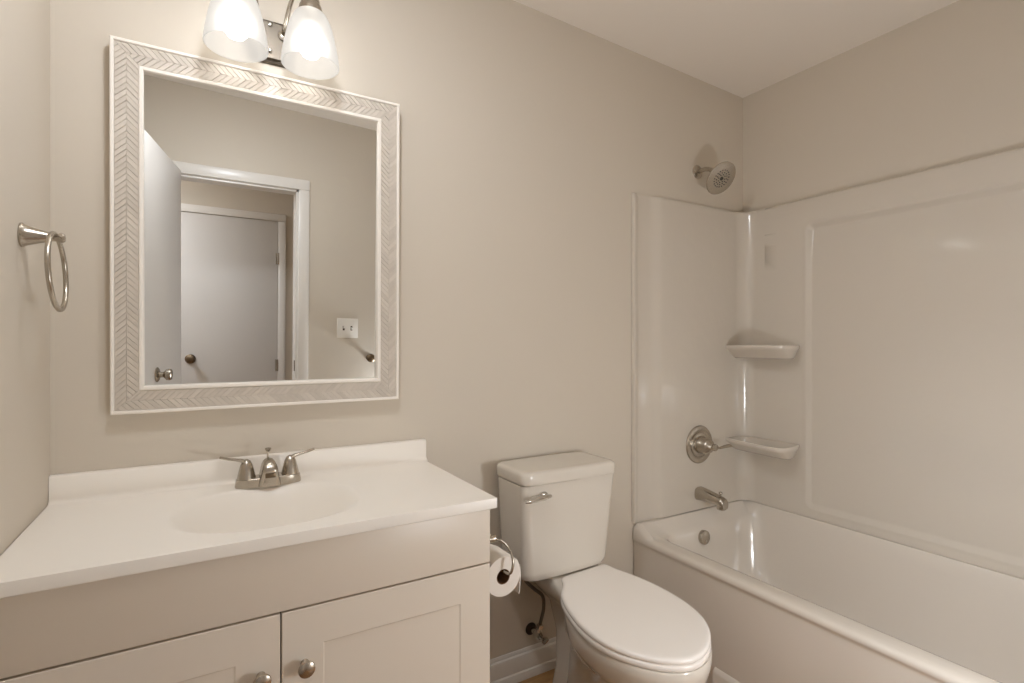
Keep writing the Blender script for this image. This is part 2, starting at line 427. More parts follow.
# ------------------------------------------------------------------ vanity top with moulded basin
top = thing('sink_countertop', 'white cultured marble vanity top with moulded oval basin', 'sink top', (.157, -.25, .797))
TX0, TX1, TY0, TY1, TZ0, TZ1 = XL + .001, .6115, -.497, -.001, .797, .822
BCX, BCY, BRX, BRY = .137, -.272, .198, .172
def basin_depth(x, y):
    dx = (x - BCX) / BRX; dy = (y - BCY) / BRY
    r = (abs(dx) ** 2.3 + abs(dy) ** 2.3) ** (1 / 2.3)
    if r >= 1: return 0
    return .125 * smooth(-.12, 1, min(1, (1 - r) * 1.7)) - .125 * smooth(-.12, 1, 0)
def lins(a, b, n): return [a + (b - a) * i / n for i in range(n + 1)]
bm = NB()
xs = lins(TX0, -.07, 5)[:-1] + lins(-.07, .345, 70)[:-1] + lins(.345, TX1 - .004, 6)
ys = lins(TY0 + .004, -.455, 2)[:-1] + lins(-.455, -.085, 60)[:-1] + lins(-.085, TY1, 4)
g = [[bm.verts.new((x, y, TZ1 - basin_depth(x, y))) for y in ys] for x in xs]
for i in range(len(xs) - 1):
    for j in range(len(ys) - 1): bm.faces.new((g[i][j], g[i + 1][j], g[i + 1][j + 1], g[i][j + 1]))
# rounded front and right edges, then skirt
edge = [g[i][0] for i in range(len(xs))] + [g[-1][j] for j in range(len(ys))]
pts = [(x, ys[0], 0, -1) for x in xs] + [(xs[-1], y, 1, 0) for y in ys]
prev = edge
steps = [(.0032, 0), (.0038, -.0003), (.004, -.0009), (.004, TZ0 - TZ1 + .002), (.002, TZ0 - TZ1), (-.03, TZ0 - TZ1)]
NXS = len(xs)
def off(k, s, dz):
    x, y, ux, uy = pts[k]
    if k in (NXS - 1, NXS): ux, uy = 1, -1
    return (x + ux * s, y + uy * s, TZ1 + dz)
for s, dz in steps:
    cur = [bm.verts.new(off(k, s, dz)) for k in range(len(pts))]
    for k in range(len(pts) - 1):
        try: bm.faces.new((prev[k], prev[k + 1], cur[k + 1], cur[k]))
        except ValueError: pass
    prev = cur
bmesh.ops.remove_doubles(bm, verts=bm.verts, dist=1e-6)
finish('sink_slab', bm, M['marble'], top, 32)
# backsplash with a small cove at its foot
prof = [(-.0012, TZ1 - .02), (-.033, TZ1 - .003), (-.0325, TZ1 + .0005), (-.027, TZ1 + .0015), (-.0225, TZ1 + .006), (-.021, TZ1 + .012), (-.0205, .880), (-.019, .8845), (-.015, .8865), (-.003, .887), (-.0012, .886)]
bm = NB(); ex = [TX0, .613, .6165, .618]
rings = []
for x, sh in ((TX0, 0), (.614, 0), (.617, .001), (.6185, .003)):
    rings.append([Vector((x, y + sh * (1 if y < -.01 else 0), z - sh * (1 if z > .87 else 0))) for y, z in prof])
loft(bm, rings); finish('backsplash', bm, M['marble'], top, 40)
bm = NB(); zb = TZ1 - basin_depth(.137, -.25)
lathe(bm, [(.024, .001), (.024, .003), (.02, .0045), (.0195, .003), (.017, .003), (.0165, .006), (.001, .0075)], (.137, -.25, zb), (0, 0, 1), 28); finish('drain_stopper', bm, M['nickel'], top)

# ------------------------------------------------------------------ faucet
fx, fy = .1535, -.082
fau = thing('bathroom_faucet', 'brushed nickel two-handle faucet behind the sink basin', 'faucet', (fx, fy, TZ1))
bm = NB()
def stad(hw, hd, z, n=40):
    out = []
    for i in range(n):
        a = 2 * math.pi * i / n
        c, s = math.cos(a), math.sin(a)
        out.append(Vector((fx + hw * math.copysign(abs(c) ** .62, c), fy + hd * math.copysign(abs(s) ** .8, s), z)))
    return out
loft(bm, [stad(.079, .027, TZ1 + .0003), stad(.0795, .0275, TZ1 + .004), stad(.077, .0262, TZ1 + .021), stad(.074, .0235, TZ1 + .0235), stad(.06, .015, TZ1 + .024)])
finish('base', bm, M['nickel'], fau)
for s in (-1, 1):
    hx = fx + s * .0525
    bm = NB()
    lathe(bm, [(.0225, .022), (.0215, .027), (.0182, .042), (.0142, .057), (.0095, .067), (.003, .071)], (hx, fy, TZ1), (0, 0, 1), 28)
    h = finish('handle', bm, M['nickel'], fau)
    bm = NB()
    tube(bm, spline([(hx - s * .004, fy, TZ1 + .050), (hx + s * .006, fy - .001, TZ1 + .066), (hx + s * .022, fy - .003, TZ1 + .072), (hx + s * .042, fy - .006, TZ1 + .077), (hx + s * .060, fy - .010, TZ1 + .0835)], 6), [.0115, .0085, .0062, .0055, .0052], 14, flat=.62)
    finish('lever', bm, M['nickel'], h)
# spout: a flared body rising from the base to a rounded top, its mouth in the front face
bm = NB()
def spr(hw, y0, y1, z): return [Vector((p.x, p.y, TZ1 + z)) for p in rrect(fx - hw, fx + hw, fy + y0, fy + y1, min(hw, .011), 0, 6, 3)]
loft(bm, [spr(.0275, -.0335, .022, .0006), spr(.0265, -.0345, .022, .010), spr(.0225, -.040, .021, .026), spr(.0200, -.046, .020, .036), spr(.0185, -.047, .019, .046), spr(.0165, -.042, .0175, .055), spr(.0130, -.033, .015, .0625), spr(.0085, -.022, .011, .067), spr(.0035, -.012, .005, .0685)])
sp = finish('spout', bm, M['nickel'], fau, 50)
bm = NB(); box(bm, fx - .0125, fx + .0125, fy - .0485, fy - .040, TZ1 + .0265, TZ1 + .0385, .002); finish('aerator', bm, M['bronze'], sp)
bm = NB(); lathe(bm, [(.003, .055), (.003, .082), (.0065, .086), (.008, .0895), (.007, .0925), (.001, .094)], (fx, fy + .016, TZ1), (0, 0, 1), 18); finish('lift_rod', bm, M['nickel'], fau)

# ------------------------------------------------------------------ wall mirror with herringbone frame
MX0, MX1, MZ0, MZ1 = -.1875, .5245, 1.021, 1.9265
TILT = math.radians(.6); GT = math.radians(1.35) - TILT
mir = thing('wall_mirror', 'large mirror in a whitewashed herringbone carved frame above the vanity', 'mirror', ((MX0 + MX1) / 2, -.001, MZ0), rot=(TILT, 0, 0))
MW, MH = MX1 - MX0, MZ1 - MZ0
FW, FD = .0665, .026      # frame width, depth
def mbm(): return bmesh.new()
def mfinish(name, bm, m, parent=mir, sharp=35):     # verts given in mirror-local coordinates (x centred, y outwards negative, z from bottom)
    bm.transform(parent_world(mir)); return finish(name, bm, m, parent, sharp)
hw = MW / 2
# backing of the frame, four mitred rails in one mesh
bm = mbm()
def rail(bm, inset0, inset1, y0, y1, bev=0):
    o = [(-hw + inset0, inset0), (hw - inset0, inset0), (hw - inset0, MH - inset0), (-hw + inset0, MH - inset0)]
    i = [(-hw + inset1, inset1), (hw - inset1, inset1), (hw - inset1, MH - inset1), (-hw + inset1, MH - inset1)]
    prof = [(0, y0), (0, y1 + bev), (bev, y1), (1, y1), (2, y1 + bev), (2, y0)] if bev else [(0, y0), (0, y1), (2, y1), (2, y0)]
    rings = []
    for t in range(len(prof)):
        k, y = prof[t]
        if k == 0: pts = o
        elif k == 2: pts = i
        elif k == 1: pts = [(b[0] + (a[0] - b[0]) * bev / (inset1 - inset0), b[1] + (a[1] - b[1]) * bev / (inset1 - inset0)) for a, b in zip(o, i)]
        else: pts = [(a[0] + (b[0] - a[0]) * bev / (inset1 - inset0), a[1] + (b[1] - a[1]) * bev / (inset1 - inset0)) for a, b in zip(o, i)]
        rings.append([Vector((x, y, z)) for x, z in pts])
    rings.append(rings[0])
    loft(bm, rings, False, False)
rail(bm, .003, FW - .002, -.001, -FD + .0022)
mfinish('frame_back', bm, M['slat'])
bm = mbm(); rail(bm, 0, .0085, -.001, -FD - .003, .002); mfinish('outer_edge', bm, M['frame_strip'])
bm = mbm(); rail(bm, FW - .010, FW, -.001, -FD - .002, .002); mfinish('inner_edge', bm, M['frame_strip'])
# herringbone slats: each a little raised strip, clipped to its mitred rail
def clip(poly, a, b):
    """keep the left side of a->b"""
    out = []
    def side(p): return (b[0] - a[0]) * (p[1] - a[1]) - (b[1] - a[1]) * (p[0] - a[0])
    for i in range(len(poly)):
        p, q = poly[i], poly[(i + 1) % len(poly)]
        sp_, sq = side(p), side(q)
        if sp_ >= 0: out.append(p)
        if sp_ * sq < 0:
            t = sp_ / (sp_ - sq); out.append((p[0] + (q[0] - p[0]) * t, p[1] + (q[1] - p[1]) * t))
    return out
bm = bmesh.new(); tone = bm.faces.layers.float.new('tone')
I0, I1 = .0088, FW - .0102
fwid = I1 - I0
def slats(length, to_xz):
    """u runs along the rail clockwise on its outer edge (0..length), v from the outer edge inwards"""
    trap = [(I0, I0), (length - I0, I0), (length - I1, I1), (I1, I1)]
    pitch, gap = .0146, .0010
    mid = (I0 + I1) / 2; half = fwid / 2
    k = -8
    while k * pitch < length + .1:
        u0 = k * pitch
        for side in (0, 1):
            # chevron with its apex on the centre line, pointing along +u
            if side == 0: quad = [(u0 - half, I0), (u0 - half + pitch - gap, I0), (u0 + pitch - gap, mid), (u0, mid)]
            else: quad = [(u0, mid), (u0 + pitch - gap, mid), (u0 - half + pitch - gap, I1), (u0 - half, I1)]
            p = quad
            for a, b in zip(trap, trap[1:] + trap[:1]): p = clip(p, a, b) if len(p) > 2 else p
            if len(p) < 3: continue
            area = abs(sum(p[i][0] * p[(i + 1) % len(p)][1] - p[(i + 1) % len(p)][0] * p[i][1] for i in range(len(p)))) / 2
            if area < 4e-6: continue
            h = -FD - .0005 + random.uniform(0, .0016); tn = random.random()
            c = (sum(q[0] for q in p) / len(p), sum(q[1] for q in p) / len(p))
            lo = [bm.verts.new(to_xz(*q, -FD + .0025)) for q in p]
            md = [bm.verts.new(to_xz(*q, h + .0008)) for q in p]
            hi = [bm.verts.new(to_xz(q[0] + (c[0] - q[0]) * .07, q[1] + (c[1] - q[1]) * .07, h)) for q in p]
            n = len(p)
            for A, B in ((lo, md), (md, hi)):
                for i in range(n):
                    f = bm.faces.new((A[i], A[(i + 1) % n], B[(i + 1) % n], B[i])); f[tone] = tn
            f = bm.faces.new(hi); f[tone] = tn
        k += 1
slats(MW, lambda u, v, y: Vector((-hw + u, y, MH - v)))            # top, left to right
slats(MH, lambda u, v, y: Vector((hw - v, y, MH - u)))             # right, downwards
slats(MW, lambda u, v, y: Vector((hw - u, y, v)))                  # bottom, right to left
slats(MH, lambda u, v, y: Vector((-hw + v, y, u)))                 # left, upwards
mfinish('herringbone_inlay', bm, M['slat'], sharp=20)
# the glass leans a touch more than its frame
bm = mbm(); t_ = bmesh.new()
box(t_, -hw + FW - .006, hw - FW + .006, -.004, .0, -(MH / 2 - FW + .006), MH / 2 - FW + .006, 0)
merge(bm, t_, 0, Matrix.Translation((0, -.0105, MH / 2)) @ Matrix.Rotation(GT, 4, 'X'))
mfinish('mirror_glass', bm, M['mirror'])

# ------------------------------------------------------------------ vanity light
LX, LZ = .1635, 2.026
vl = thing('vanity_light', 'brushed nickel two-shade vanity light on the wall above the mirror', 'wall light', (LX, 0, LZ))
bm = NB()
def sq(h, y): return [Vector((p.x, y, p.y)) for p in rrect(LX - h, LX + h, LZ - h, LZ + h, .006, 0, 4, 2)]
loft(bm, [sq(.0585, -.0005), sq(.0585, -.007), sq(.0575, -.010), sq(.052, -.012), sq(.050, -.018), sq(.0485, -.0195)], True, True)
finish('back_plate', bm, M['plate'], vl)
for z in (2.067, 1.996):
    bm = NB(); lathe(bm, [(.0055, 0), (.0055, .004), (.004, .0065), (.001, .007)], (LX, -.0193, z), (0, -1, 0), 16); finish('screw', bm, M['chrome'], vl)
for sx in (-1, 1):
    cx_ = LX + sx * .0875; cy_ = -.123
    bm = NB()
    tube(bm, spline([(LX + sx * .033, -.018, 2.045), (LX + sx * .034, -.05, 2.056), (LX + sx * .040, -.075, 2.09), (LX + sx * .052, -.095, 2.128), (LX + sx * .070, -.112, 2.147), (LX + sx * .085, -.122, 2.140), (cx_, cy_, 2.115)], 8), .0058, 12)
    lathe(bm, [(.014, 0), (.013, .005), (.007, .008)], (LX + sx * .033, -.0193, 2.045), (0, -1, 0), 18)
    finish('arm', bm, M['nickel'], vl)
    bm = NB(); lathe(bm, [(.001, 2.124), (.012, 2.122), (.017, 2.114), (.022, 2.107), (.0235, 2.101), (.023, 2.098), (.028, 2.088), (.0305, 2.076), (.0308, 2.068), (.026, 2.066), (.012, 2.066), (.012, 2.03), (.001, 2.03)], (cx_, cy_, 0), (0, 0, 1), 32)
    finish('socket_cap', bm, M['nickel'], vl)
    bm = NB()
    P_ = spline([(.0275, 0, 2.074), (.040, 0, 2.064), (.0525, 0, 2.038), (.061, 0, 2.006), (.068, 0, 1.970), (.072, 0, 1.943), (.0725, 0, 1.931)], 4)
    outer = [(p.x, p.z) for p in P_]; inner = [(r - .0032, z) for r, z in reversed(outer)]
    lathe(bm, outer + [(.0709, 1.9296)] + inner, (cx_, cy_, 0), (0, 0, 1), 48, False, False)
    sh = finish('glass_shade', bm, M['shade'], vl, 60)
    bm = NB(); lathe(bm, [(.012, 2.032), (.0135, 2.022), (.020, 2.008), (.0275, 1.994), (.0295, 1.982), (.027, 1.968), (.019, 1.957), (.009, 1.9535), (.0005, 1.953)], (cx_, cy_, 0), (0, 0, 1), 28)
    finish('bulb', bm, M['bulb'], vl, 60)

# ------------------------------------------------------------------ towel ring on the left wall
tr = thing('towel_ring', 'brushed nickel towel ring hanging on the left wall', 'towel ring', (XL, -.232, 1.405))
py, pz = -.232, 1.404
bm = NB()
lathe(bm, [(.0235, 0), (.024, .003), (.021, .006), (.0185, .012), (.0135, .028), (.0095, .042), (.0075, .05), (.0078, .056), (.0095, .059), (.0095, .064), (.007, .067), (.001, .068)], (XL, py, pz), (1, 0, 0), 32)
finish('post', bm, M['nickel'], tr)
bm = NB()
RR = .0755; rx = XL + .0505
ring = [Vector((rx + .004 * (1 - math.cos(a)) , py + RR * math.sin(a), pz - .0035 - RR + .0105 + RR * math.cos(a))) for a in [2 * math.pi * i / 56 for i in range(56)]]
rings = []
for i in range(56):
    t_ = (ring[(i + 1) % 56] - ring[i - 1]).normalized(); x = Vector((1, 0, 0)); y = t_.cross(x)
    x = y.cross(t_)
    rings.append([ring[i] + (x * math.cos(2 * math.pi * k / 12) + y * math.sin(2 * math.pi * k / 12)) * .0048 for k in range(12)])
rings.append(rings[0]); loft(bm, rings, False, False); bmesh.ops.remove_doubles(bm, verts=bm.verts, dist=1e-6)
finish('ring', bm, M['nickel'], tr)

# ------------------------------------------------------------------ toilet
toi = thing('toilet', 'white two-piece toilet with closed lid between vanity and bathtub', 'toilet', (1.075, -.30, 0))
def tank_ring(x0, x1, y0, y1, r, z, bow=0.0):
    out = []
    for p in rrect(x0, x1, y0, y1, r, z, 8, 8):
        u = (p.x - x0) / (x1 - x0)
        if p.y < (y0 + y1) / 2: p.y -= bow * math.sin(math.pi * u)
        out.append(p)
    return out
bm = NB()
tr_ = []
for z, x0, x1, y0, r in ((.415, .925, 1.195, -.15, .045), (.418, .902, 1.220, -.168, .045), (.428, .889, 1.233, -.179, .042), (.45, .884, 1.238, -.184, .036), (.55, .880, 1.243, -.189, .032), (.65, .875, 1.250, -.194, .03), (.7385, .870, 1.258, -.199, .028)):
    tr_.append(tank_ring(x0, x1, y0, -.015, r, z, .008))
loft(bm, tr_); finish('tank', bm, M['porcelain'], toi, 60)
bm = NB()
lr = [(.7395, .874, 1.252, -.200), (.741, .870, 1.256, -.204), (.747, .868, 1.257, -.205), (.770, .868, 1.257, -.205), (.777, .870, 1.255, -.203), (.781, .875, 1.250, -.197), (.7825, .885, 1.240, -.187)]
TL = [tank_ring(x0, x1, y0, -.010, .028, z, .010) for z, x0, x1, y0 in lr]; loft(bm, TL + domed(TL[-1], (1.0625, -.103, .7825), .0006)); finish('tank_lid', bm, M['porcelain'], toi, 60)
lv = NB()
lathe(lv, [(.0135, 0), (.014, .006), (.011, .011), (.008, .014)], (.945, -.2035, .704), (0, -1, 0), 20)
tube(lv, spline([(.960, -.2165, .7055), (.940, -.2205, .7055), (.910, -.2225, .7035), (.884, -.218, .6995), (.869, -.213, .6965)], 6), [.010, .0125, .0132, .012, .005], 14, flat=.6)
finish('flush_lever', lv, M['chrome'], toi)
# bowl axis frame: a runs forward from the hinge line, n to the right
AX = Vector((-.163, -.987, 0)).normalized(); AN = Vector((.987, -.163, 0)).normalized(); A0 = Vector((1.124, -.179, 0))
def at(a, n, z): return A0 + AX * a + AN * n + Vector((0, 0, z))
HALF = [(0, .098), (.05, .112), (.10, .137), (.15, .157), (.22, .172), (.30, .179), (.37, .172), (.428, .152), (.477, .119), (.515, .078), (.538, .036), (.546, 0)]
def outline(z, off=0.0, back=0.0, n=12, sa=1.0):
    """closed seat outline, offset inwards by off; back corners a little rounded"""
    pts = [Vector((a, wd, 0)) for a, wd in HALF]
    sp_ = spline(pts, 6)
    right = [(p.x, p.y) for p in sp_]
    lead = [(back + .012 - .012 * math.sin(t), right[0][1] - .014 + .014 * math.sin(t) - 0) for t in (0,)]
    poly = [(back, 0.0), (back, .05), (back + .001, .085)] + [(back + .006, .096)] + right[2:] + [(a, -wd) for a, wd in reversed(right[2:-1])] + [(back + .006, -.096), (back + .001, -.085), (back, -.05)]
    poly = [(a - .23 * w_ * max(0.0, 1 - max(a, 0) / .13), w_) for a, w_ in poly]   # back edge runs parallel to the tank
    out = []
    N = len(poly)
    for i in range(N):
        p, q, r = Vector(poly[i - 1]), Vector(poly[i]), Vector(poly[(i + 1) % N])
        t = (r - p).normalized(); nn = Vector((-t.y, t.x))
        c = q + nn * (-off)
        out.append((c.x, c.y))
    return [at(a, w_, z) for a, w_ in out]
# sign check of the inward offset
_o = outline(0, .01); _c = at(.27, 0, 0)
SG = 1 if (_o[20] - _c).length < (outline(0)[20] - _c).length else -1
def ol(z, off=0.0, back=0.0): return outline(z, SG * off, back)
bm = NB(); loft(bm, [ol(.4065, .004), ol(.4075, .001), ol(.410, 0), ol(.415, 0), ol(.4185, .002), ol(.4205, .007), ol(.421, .015)] + domed(ol(.421, .015), at(.26, 0, .421)))
finish('lid', bm, M['plastic'], toi, 60)
bm = NB(); loft(bm, [ol(.388, .008), ol(.3885, .002), ol(.391, -.001), ol(.400, -.001), ol(.4035, .001), ol(.4055, .006)])
finish('seat', bm, M['plastic'], toi, 60)
for s in (-1, 1):
    bm = NB(); c = at(-.004, s * .06, .392); lathe(bm, [(.012, 0), (.012, .018), (.009, .022), (.001, .023)], c, (0, 0, 1), 18); finish('hinge', bm, M['plastic'], toi)
# bowl and pedestal: one lofted surface from rim to foot
def bowl_ring(z, c, la, lb, wd, p=2.0, n=56):
    """egg ring: centre a=c, half length back la / front lb, half width wd"""
    out = []
    for i in range(n):
        t = 2 * math.pi * i / n; cs, sn = math.cos(t), math.sin(t)
        a = c + (lb if cs > 0 else la) * math.copysign(abs(cs) ** (2 / p), cs)
        out.append(at(a, wd * math.copysign(abs(sn) ** (2 / p), sn), z))
    return out
bm = NB()
R_ = [(.387, .29, .255, .245, .164), (.3885, .29, .265, .255, .173), (.384, .29, .268, .2585, .1765), (.36, .29, .268, .257, .1755), (.325, .285, .265, .253, .170), (.305, .28, .262, .245, .160),
      (.285, .272, .256, .228, .142), (.24, .25, .245, .195, .118), (.19, .22, .23, .165, .104), (.13, .19, .215, .145, .096), (.07, .18, .215, .145, .097), (.025, .178, .222, .152, .104), (.006, .178, .225, .155, .107), (0, .178, .224, .154, .106)]
loft(bm, [bowl_ring(z, c, la, lb, wd, 2.0 if z > .2 else 2.3) for z, c, la, lb, wd in R_])
finish('bowl', bm, M['porcelain'], toi, 60)
# rear deck under the tank
bm = NB()
DK = [(.415, 1.005, 1.195, -.172, -.03), (.412, .995, 1.205, -.215, -.022), (.395, .990, 1.210, -.24, -.02), (.37, .995, 1.208, -.26, -.022), (.345, 1.010, 1.20, -.27, -.035), (.30, 1.048, 1.185, -.28, -.06), (.2, 1.060, 1.17, -.30, -.085), (.08, 1.058, 1.17, -.31, -.09), (.02, 1.045, 1.178, -.32, -.085), (.0, 1.045, 1.178, -.32, -.085)]
loft(bm, [rrect(x0, x1, y0, y1, .035, z, 6, 4) for z, x0, x1, y0, y1 in DK]); finish('rear_deck', bm, M['porcelain'], toi, 60)
for s in (-1, 1):
    bm = NB(); lathe(bm, [(.017, 0), (.0165, .008), (.011, .017), (.001, .02)], at(.06, s * .112, .004), (0, 0, 1), 18); finish('bolt_cap', bm, M['plastic'], toi)

# supply stop and hose
sv = thing('supply_valve', 'small chrome water shutoff valve on the wall beside the toilet base', 'water valve', (1.02, 0, .155))
vx, vz = 1.024, .163
bm = NB(); lathe(bm, [(.021, .0005), (.022, .004), (.019, .008), (.014, .0105), (.010, .011)], (vx, 0, vz), (0, -1, 0), 24); finish('escutcheon', bm, M['rust'], sv)
bm = NB(); tube(bm, [(vx, -.011, vz), (vx, -.04, vz)], .0085, 14); lathe(bm, [(.0125, 0), (.014, .004), (.014, .028), (.0115, .032)], (vx, -.034, vz), (0, -1, 0), 6)
tube(bm, [(vx, -.052, vz), (vx + .004, -.053, vz + .03)], .0095, 14); finish('valve_body', bm, M['chrome'], sv)
bm = NB(); lathe(bm, [(.006, 0), (.006, .012), (.0155, .014), (.017, .019), (.0155, .026), (.004, .028)], (vx, -.066, vz), (0.25, -1, -.25), 10, sy=.62); finish('valve_handle', bm, M['chrome'], sv)
bm = NB(); tube(bm, spline([(vx + .004, -.053, vz + .028), (vx + .010, -.056, vz + .055), (vx + .017, -.060, vz + .095), (vx + .010, -.064, vz + .140), (vx - .030, -.070, vz + .178), (vx - .066, -.075, vz + .215), (vx - .076, -.078, vz + .245)], 8), .0062, 12); hose = finish('hose', bm, M['braid'], sv)
bm = NB(); lathe(bm, [(.0115, 0), (.0115, .014), (.009, .016)], (vx + .004, -.053, vz + .022), (.2, -.02, 1), 8); finish('hose_nut', bm, M['chrome'], hose)

# ------------------------------------------------------------------ toilet paper holder and roll
RX, RY, RZ, RL = .664, -.435, .597, .10
ph = thing('paper_holder', 'brushed nickel toilet paper holder on the side of the vanity cabinet', 'paper holder', (CX1, -.405, .688))
bm = NB(); lathe(bm, [(.019, 0), (.019, .003), (.0125, .008), (.0085, .02), (.0078, .036), (.0095, .042), (.0095, .05), (.001, .052)], (CX1, -.405, .688), (1, 0, 0), 24); finish('post', bm, M['nickel'], ph)
bm = NB(); tube(bm, spline([(CX1 + .046, -.405, .685), (CX1 + .062, -.425, .684), (CX1 + .070, -.450, .668), (CX1 + .072, -.463, .645), (CX1 + .068, -.464, .622), (RX + .004, -.455, .612), (RX, -.43, .6105), (RX, -.345, .6105)], 8), .0036, 12); finish('arm', bm, M['nickel'], ph)
pr = thing('toilet_paper_roll', 'white toilet paper roll hanging on the holder beside the vanity', 'toilet paper', (RX, RY, RZ))
bm = NB(); n = 64
def roll_r(a):
    # slightly squashed roll with a flattened shoulder
    return .0505 + .004 * math.exp(-((a - math.radians(40)) / .22) ** 2)
rings = []
for y, sc in ((RY + RL, .985), (RY + RL - .002, 1.0), (RY + .002, 1.0), (RY, .985)):
    rings.append([Vector((RX + sc * roll_r(2 * math.pi * i / n) * math.cos(2 * math.pi * i / n), y, RZ + sc * roll_r(2 * math.pi * i / n) * math.sin(2 * math.pi * i / n))) for i in range(n)])
inner = [[Vector((RX + .0195 * math.cos(2 * math.pi * i / n), y, RZ + .0195 * math.sin(2 * math.pi * i / n))) for i in range(n)] for y in (RY, RY + RL)]
loft(bm, rings + inner + [rings[0]], False, False); bmesh.ops.remove_doubles(bm, verts=bm.verts, dist=1e-6)
# loose end hanging down on the far side
loft(bm, [[Vector((x, y, z)) for x, z in ((RX + .0508, RZ + .02), (RX + .0528, RZ - .01), (RX + .050, RZ - .048), (RX + .0485, RZ - .0565), (RX + .0475, RZ - .0555), (RX + .0485, RZ - .045), (RX + .050, RZ - .012), (RX + .0495, RZ + .015))] for y in (RY + .001, RY + RL - .001)])
finish('paper', bm, M['paper'], pr, 50)
bm = NB(); ro = [[Vector((RX + r * math.cos(2 * math.pi * i / 40), y, RZ + r * math.sin(2 * math.pi * i / 40))) for i in range(40)] for r, y in ((.0194, RY + .0005), (.0194, RY + RL), (.018, RY + RL), (.018, RY + .0005))]
loft(bm, ro + [ro[0]], False, False); finish('cardboard_core', bm, M['card'], pr)

# ------------------------------------------------------------------ bathtub
tub = thing('bathtub', 'white acrylic alcove bathtub along the right wall', 'bathtub', (1.87, -.8, 0))
TBY = YF + .003; TX_ = 1.515; TXR = XR - .003
def cove(p):
    d = min(-p.y - .003, TXR - p.x, p.y - TBY)
    if p.z > .4: p.z += .0455 * (1 - smooth(.026, .068, d)) * smooth(.4, .412, p.z)
    return p
bm = NB()
K, NE = 10, 26
rg = []
def TR(x0, x1, y0, y1, r, z): rg.append([cove(p) for p in rrect(x0, x1, y0, y1, r, z, K, NE)])
e = .003
TR(TX_ + .007, TXR, TBY, -e, .004, .0)
TR(TX_ + .007, TXR, TBY, -e, .004, .33)
TR(TX_ + .007, TXR, TBY, -e, .004, .36)
TR(TX_ + .007, TXR, TBY, -e, .004, .374)
TR(TX_ + .006, TXR, TBY, -e, .004, .383)
TR(TX_ + .002, TXR, TBY, -e, .004, .388)
TR(TX_ + .000, TXR, TBY, -e, .004, .394)
TR(TX_ + .001, TXR, TBY, -e, .004, .402)
TR(TX_ + .006, TXR, TBY, -e, .004, .4085)
TR(TX_ + .014, TXR - .004, TBY + .005, -.010, .006, .412)
TR(TX_ + .030, TXR - .012, TBY + .02, -.020, .015, .4135)
TR(TX_ + .050, TXR - .020, TBY + .05, -.034, .03, .4135)
TR(TX_ + .066, TXR - .028, TBY + .09, -.052, .06, .4125)
TR(TX_ + .076, TXR - .036, TBY + .11, -.064, .075, .4095)
TR(TX_ + .083, TXR - .041, TBY + .12, -.070, .085, .402)
TR(TX_ + .087, TXR - .046, TBY + .125, -.075, .09, .385)
TR(TX_ + .094, TXR - .058, TBY + .15, -.086, .10, .30)
TR(TX_ + .106, TXR - .078, TBY + .20, -.104, .11, .20)
TR(TX_ + .120, TXR - .096, TBY + .26, -.130, .12, .13)
TR(TX_ + .145, TXR - .118, TBY + .32, -.165, .12, .098)
TR(TX_ + .20, TXR - .17, TBY + .40, -.24, .10, .088)
TR(TX_ + .30, TXR - .27, TBY + .5, -.40, .05, .084)
loft(bm, rg, True, True)
finish('tub_shell', bm, M['acrylic'], tub, 40)
# sunken toe panel lip along the foot of the apron
bm = NB()
pf = [(TX_ + .007, .0), (TX_ - .006, .0), (TX_ - .006, .062), (TX_ - .002, .072), (TX_ + .007, .080)]
loft(bm, [[Vector((x, y, z)) for x, z in pf] for y in (-.40, TBY + .002)]); finish('apron_lip', bm, M['acrylic'], tub, 50)
bm = NB(); ox, oy, oz = 1.852, -.0775, .362
lathe(bm, [(.029, -.004), (.030, .010), (.029, .014), (.026, .016), (.001, .0165)], (ox, oy, oz), (0, -1, .06), 36); ov = finish('overflow_plate', bm, M['nickel'], tub)
bm = NB(); lathe(bm, [(.004, 0), (.004, .002), (.001, .0025)], (ox, oy - .0165, oz - .012), (0, -1, 0), 12); finish('overflow_screw', bm, M['chrome'], ov)
bm = NB(); lathe(bm, [(.035, 0), (.034, .003), (.024, .004), (.023, .007), (.001, .009)], (1.86, -.34, .0865), (0, 0, 1), 28); finish('drain', bm, M['nickel'], tub)

